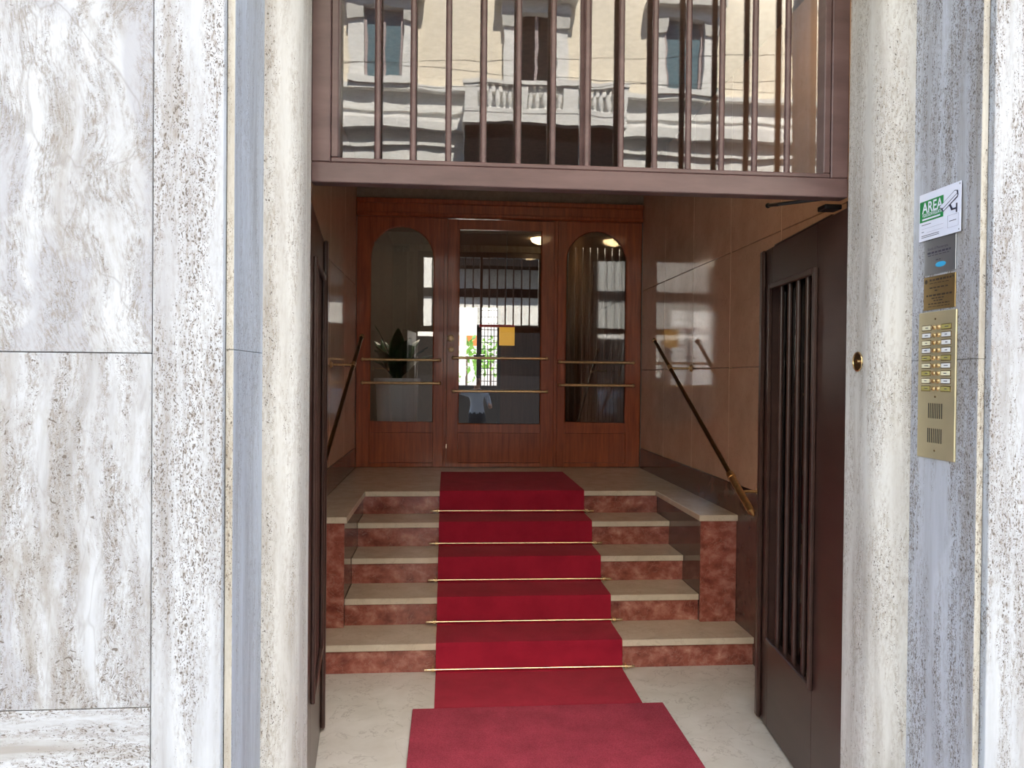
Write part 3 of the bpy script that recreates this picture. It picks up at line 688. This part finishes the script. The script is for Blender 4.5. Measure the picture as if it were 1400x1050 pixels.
# ------------------------------------------------------------------ building across the street (seen mirrored in the transom)
YG = YFR+.004+.0605; YB = -12.0; YV = 2*YG-YB
V = lambda px, py: at(px, py, y=YV)
bd = thing('opposite_building', 'sunlit cream building across the street, mirrored in the transom glass', 'building', (2.5, YB, 0))
def fb(x0, x1, z0, z1, d0, d1, name, mat, parent=bd, **k):   # d = how far it stands out of the facade
    return box(min(x0, x1), max(x0, x1), YB+d0, YB+d1, min(z0, z1), max(z0, z1), **k).build(name, mat, parent)
zs_ = V(900, 140).z; zc_ = V(900, 193).z
fb(-30, 34, zs_, 17, -.6, 0, 'upper_wall', M['stu']); fb(-30, 34, -.1, zs_-.001, -.6, .04, 'lower_wall', M['stw'])
fb(-30, 34, zs_, zs_+.10, .001, .22, 'string_course', M['stw']); fb(-30, 34, zc_, zc_+.22, .041, .30, 'cornice', M['stw'])
fb(-30, 34, zc_+.45, zc_+.50, .041, .09, 'moulding', M['stw']); fb(-30, 34, zc_-.35, zc_-.28, .041, .12, 'moulding', M['stw'])
fb(-30, 34, 16.6, 17.2, .001, .7, 'eaves', M['stw'])
xc0 = (V(700, 80).x+V(764, 80).x)/2; sp_ = (V(942, 90).x-V(534, 70).x)/2
def fwin(xc, z0, z1, wd, dark=False):
    wv = fb(xc-wd/2, xc+wd/2, z0, z1, .001, .02, 'window', M['void' if dark else 'shut'])
    for s in (-1, 1):
        fb(xc+s*(wd/2+.005), xc+s*(wd/2+.30), z0, z1+.02, .001, .16, 'pilaster', M['stw'], wv)
        fb(xc+s*(wd/2-.0), xc+s*(wd/2+.33), z1-.28, z1+.02, .1605, .22, 'capital', M['stg'], wv)
        fb(xc+s*(wd/2-.06), xc+s*(wd/2), z0, z1, .0205, .06, 'frame', M['wfr'], wv)
    fb(xc-.035, xc+.035, z0, z1, .0205, .05, 'mullion', M['wfr'], wv)
    fb(xc-wd/2-.34, xc+wd/2+.34, z1+.0205, z1+.26, .001, .22, 'lintel', M['stw'], wv)
    fb(xc-wd/2-.48, xc+wd/2+.48, z1+.2605, z1+.40, .001, .42, 'hood', M['stg'], wv)
    fb(xc-wd/2-.34, xc+wd/2+.34, z0-.13, z0-.001, .001, .28, 'sill', M['stw'], wv)
    return wv
zt_ = V(734, 25).z
for k in range(-4, 6):
    fwin(xc0+k*sp_, zs_+.24, zt_, .86, k == 0)
    fwin(xc0+k*sp_, zt_+1.9, zt_+3.9, .86, k % 3 == 0)
for k in range(-4, 6):
    if k == 0: continue
    x = xc0+k*sp_; q = fb(x-1.15, x+1.15, 0, 2.9, .0405, .055, 'shop_window', M['void'])
fb(-30, 34, 4.22, 4.5, .0405, .10, 'band', M['void'])
fb(xc0-1.3, xc0+1.3, 0, 3.3, .0405, .06, 'door', M['void'])
fb(-30, 34, 0, 1.6, .0405, .075, 'plinth', M['shade_base'])  # near-black base added to imitate shade at street level
# balcony
bx0, bx1 = V(633, 150).x, V(856, 150).x; VB = lambda px, py: at(px, py, y=YV-1.0); zb0, zb1 = VB(745, 170).z, VB(745, 157).z; zr = VB(745, 112).z
bx0, bx1 = VB(634, 150).x, VB(856, 150).x
bal = fb(bx0, bx1, zb0, zb1, .05, 1.05, 'balcony', M['stw'])
fb(bx0-.06, bx1+.06, zr-.10, zr, .86, 1.08, 'handrail', M['stw'], bal)
for s, xe in ((1, bx0), (-1, bx1)): fb(xe+s*.0, xe+s*.18, zr-.10, zr, .06, .855, 'handrail', M['stw'], bal)
fb(bx0, bx1, zb1+.0005, zb1+.09, .88, 1.06, 'plinth', M['stw'], bal)
px_ = [bx0+.14, bx0+.14+(bx1-bx0-.28)/3, bx0+.14+(bx1-bx0-.28)*2/3, bx1-.14]
for x in px_: fb(x-.15, x+.15, zb1+.09, zr-.1005, .885, 1.055, 'pedestal', M['stw'], bal)
for a, b in zip(px_, px_[1:]):
    for i in range(5):
        x = a+.15+(b-a-.30)*(i+.5)/5; h = zr-.1005-zb1-.091
        MB().lathe((x, YB+.97, zb1+.0905), [(.045, 0), (.045, .04), (.03, .06), (.058, h*.35), (.05, h*.55), (.026, h*.8), (.045, h-.04), (.045, h)], 10).build('baluster', M['stw'], bal, smooth=True)
for x in (bx0+.2, bx1-.2): fb(x-.16, x+.16, zb0-.75, zb0-.0005, .05, .75, 'bracket', M['stw'], bal)
fb(bx0+.05, bx1-.05, 5.15, zb0-.001, .0405, .85, 'portal_shade_box', M['void'])  # dark opening pushed forward to imitate the shade under the balcony
# cables over the street
for i, (pa, pb_) in enumerate((((470, 70), (1120, 58)), ((470, 92), (1120, 84)), ((470, 40), (1120, 90)))):
    A_, B_ = at(*pa, y=2*YG+4), at(*pb_, y=2*YG+4); d = (B_-A_)
    A_ = A_-d*3; B_ = B_+d*3; A_.y = B_.y = -4.0-i*.3
    tag(tube([A_, (A_+B_)/2+Vector((0, 0, -.15)), B_], .0035, n=6).build('overhead_cable', M['cable']), ['lowest-hung', 'middle', 'slanting'][i]+' thin overhead cable across the street front', 'cable', 'overhead cables')

# ------------------------------------------------------------------ the photographer, mirrored faintly in the centre door pane
def person():
    o3 = Vector((.06, -.38, 0)); V_, E_, Rr = [], [], []
    def add(p, r, par=None):
        V_.append(Vector(p)); Rr.append(r if isinstance(r, tuple) else (r, r))
        if par is not None: E_.append((par, len(V_)-1))
        return len(V_)-1
    pel = add((0, 0, .86), (.150, .105)); wst = add((0, 0, 1.00), (.130, .095), pel); ch = add((0, .005, 1.17), (.150, .105), wst)
    sh = add((0, 0, 1.29), (.120, .080), ch); nk = add((0, .005, 1.37), .052, sh); jaw = add((0, .025, 1.44), (.062, .072), nk)
    hd_ = add((0, .012, 1.51), (.074, .090), jaw); tp_ = add((0, .0, 1.575), (.058, .070), hd_)
    ns = add((0, .105, 1.49), .012, hd_)
    for sg in (-1, 1): add((sg*.078, .0, 1.495), .014, hd_)
    for sg in (-1, 1):
        hip = add((sg*.09, 0, .80), (.088, .095), pel); kn_ = add((sg*.10, .01, .46), .060, hip); ca = add((sg*.105, -.01, .32), .056, kn_)
        an = add((sg*.11, 0, .085), .040, ca); add((sg*.12, .13, .035), (.038, .032), an)
    def arm(sg, el, wr, palm, fd, side):
        a = add((sg*.175, 0, 1.275), .058, sh); b = add(el, .042, a); m_ = add((Vector(el)+Vector(wr))/2, .037, b); c_ = add(wr, .026, m_)
        p_ = add(palm, (.030, .020), c_); fd = Vector(fd).normalized(); side = Vector(side).normalized(); nrm = fd.cross(side).normalized()
        for i, L in enumerate((.066, .076, .070, .054)):
            k0 = Vector(palm)+side*(.024*(1.5-i)*.75)+fd*.028
            k = add(k0, .0095, p_); k1 = add(k0+fd*L*.55, .0085, k); add(k0+fd*L*.85+nrm*L*.42, .0075, k1)
        t0 = add(Vector(palm)+side*.036-fd*.01, .0105, p_); add(Vector(palm)+side*.058+fd*.028, .009, t0)
    arm(-1, (-.33, .10, 1.30), (-.475, .26, 1.46), (-.500, .315, 1.510), (-.05, .12, .60), (.5, .5, 0))
    arm(1, (.25, -.02, 1.02), (.21, .20, 1.08), (.19, .275, 1.10), (-.2, .9, .15), (-.3, 0, .9))
    me = bpy.data.meshes.new('person'); me.from_pydata([tuple(v) for v in V_], E_, []); o = bpy.data.objects.new('person', me); COL.objects.link(o)
    sk = o.modifiers.new('skin', 'SKIN'); sk.use_smooth_shade = True
    for i, r in enumerate(Rr): me.skin_vertices[0].data[i].radius = r
    me.skin_vertices[0].data[0].use_root = True
    sb = o.modifiers.new('sub', 'SUBSURF'); sb.levels = 2; sb.render_levels = 2
    dg = bpy.context.evaluated_depsgraph_get(); m2 = bpy.data.meshes.new_from_object(o.evaluated_get(dg)); m2.name = 'person_body'
    bpy.data.objects.remove(o); bd_ = bpy.data.objects.new('body', m2); COL.objects.link(bd_)
    m2.materials.clear()
    for k in ('skin', 'shirt', 'jean', 'soil'): m2.materials.append(M[k])
    for p in m2.polygons:
        c_ = p.center; p.use_smooth = True; arm_ = abs(c_.x) > .19 and c_.z > .95
        p.material_index = 3 if c_.z < .09 else 2 if c_.z < .93 and not arm_ else 0 if c_.z > 1.355 or (arm_ and math.hypot(abs(c_.x)-.175, c_.y) + abs(c_.z-1.275)*.5 > .17) else 1
    t = thing('person', 'person in a light shirt holding up a phone, mirrored in the centre door pane', 'person', o3); bd_.parent = t
    hb = MB().ball((0, 0, 0), 1, 16)
    for v in hb.bm.verts: v.co = Vector((v.co.x*.086, v.co.y*.098-.012, 1.525+v.co.z*.088))
    bmesh.ops.delete(hb.bm, geom=[v for v in hb.bm.verts if v.co.y > .045 and v.co.z < 1.555], context='VERTS')
    hb.build('hair', M['hair'], t, smooth=True, local=True)
    for sg in (-1, 1): MB().ball((sg*.031, .088, 1.512), .010, 8).build('eye', M['black'], t, local=True)
    box(-.018, .018, .092, .098, 1.443, 1.450).build('mouth', M['redp'], t, local=True)
    ph = box(-.455-.038, -.455+.038, -.030, -.021, 1.505, 1.645, bev=.004).build('phone', M['blackm'])
    tag(ph, 'black phone held up in the outstretched hand', 'phone')
person()
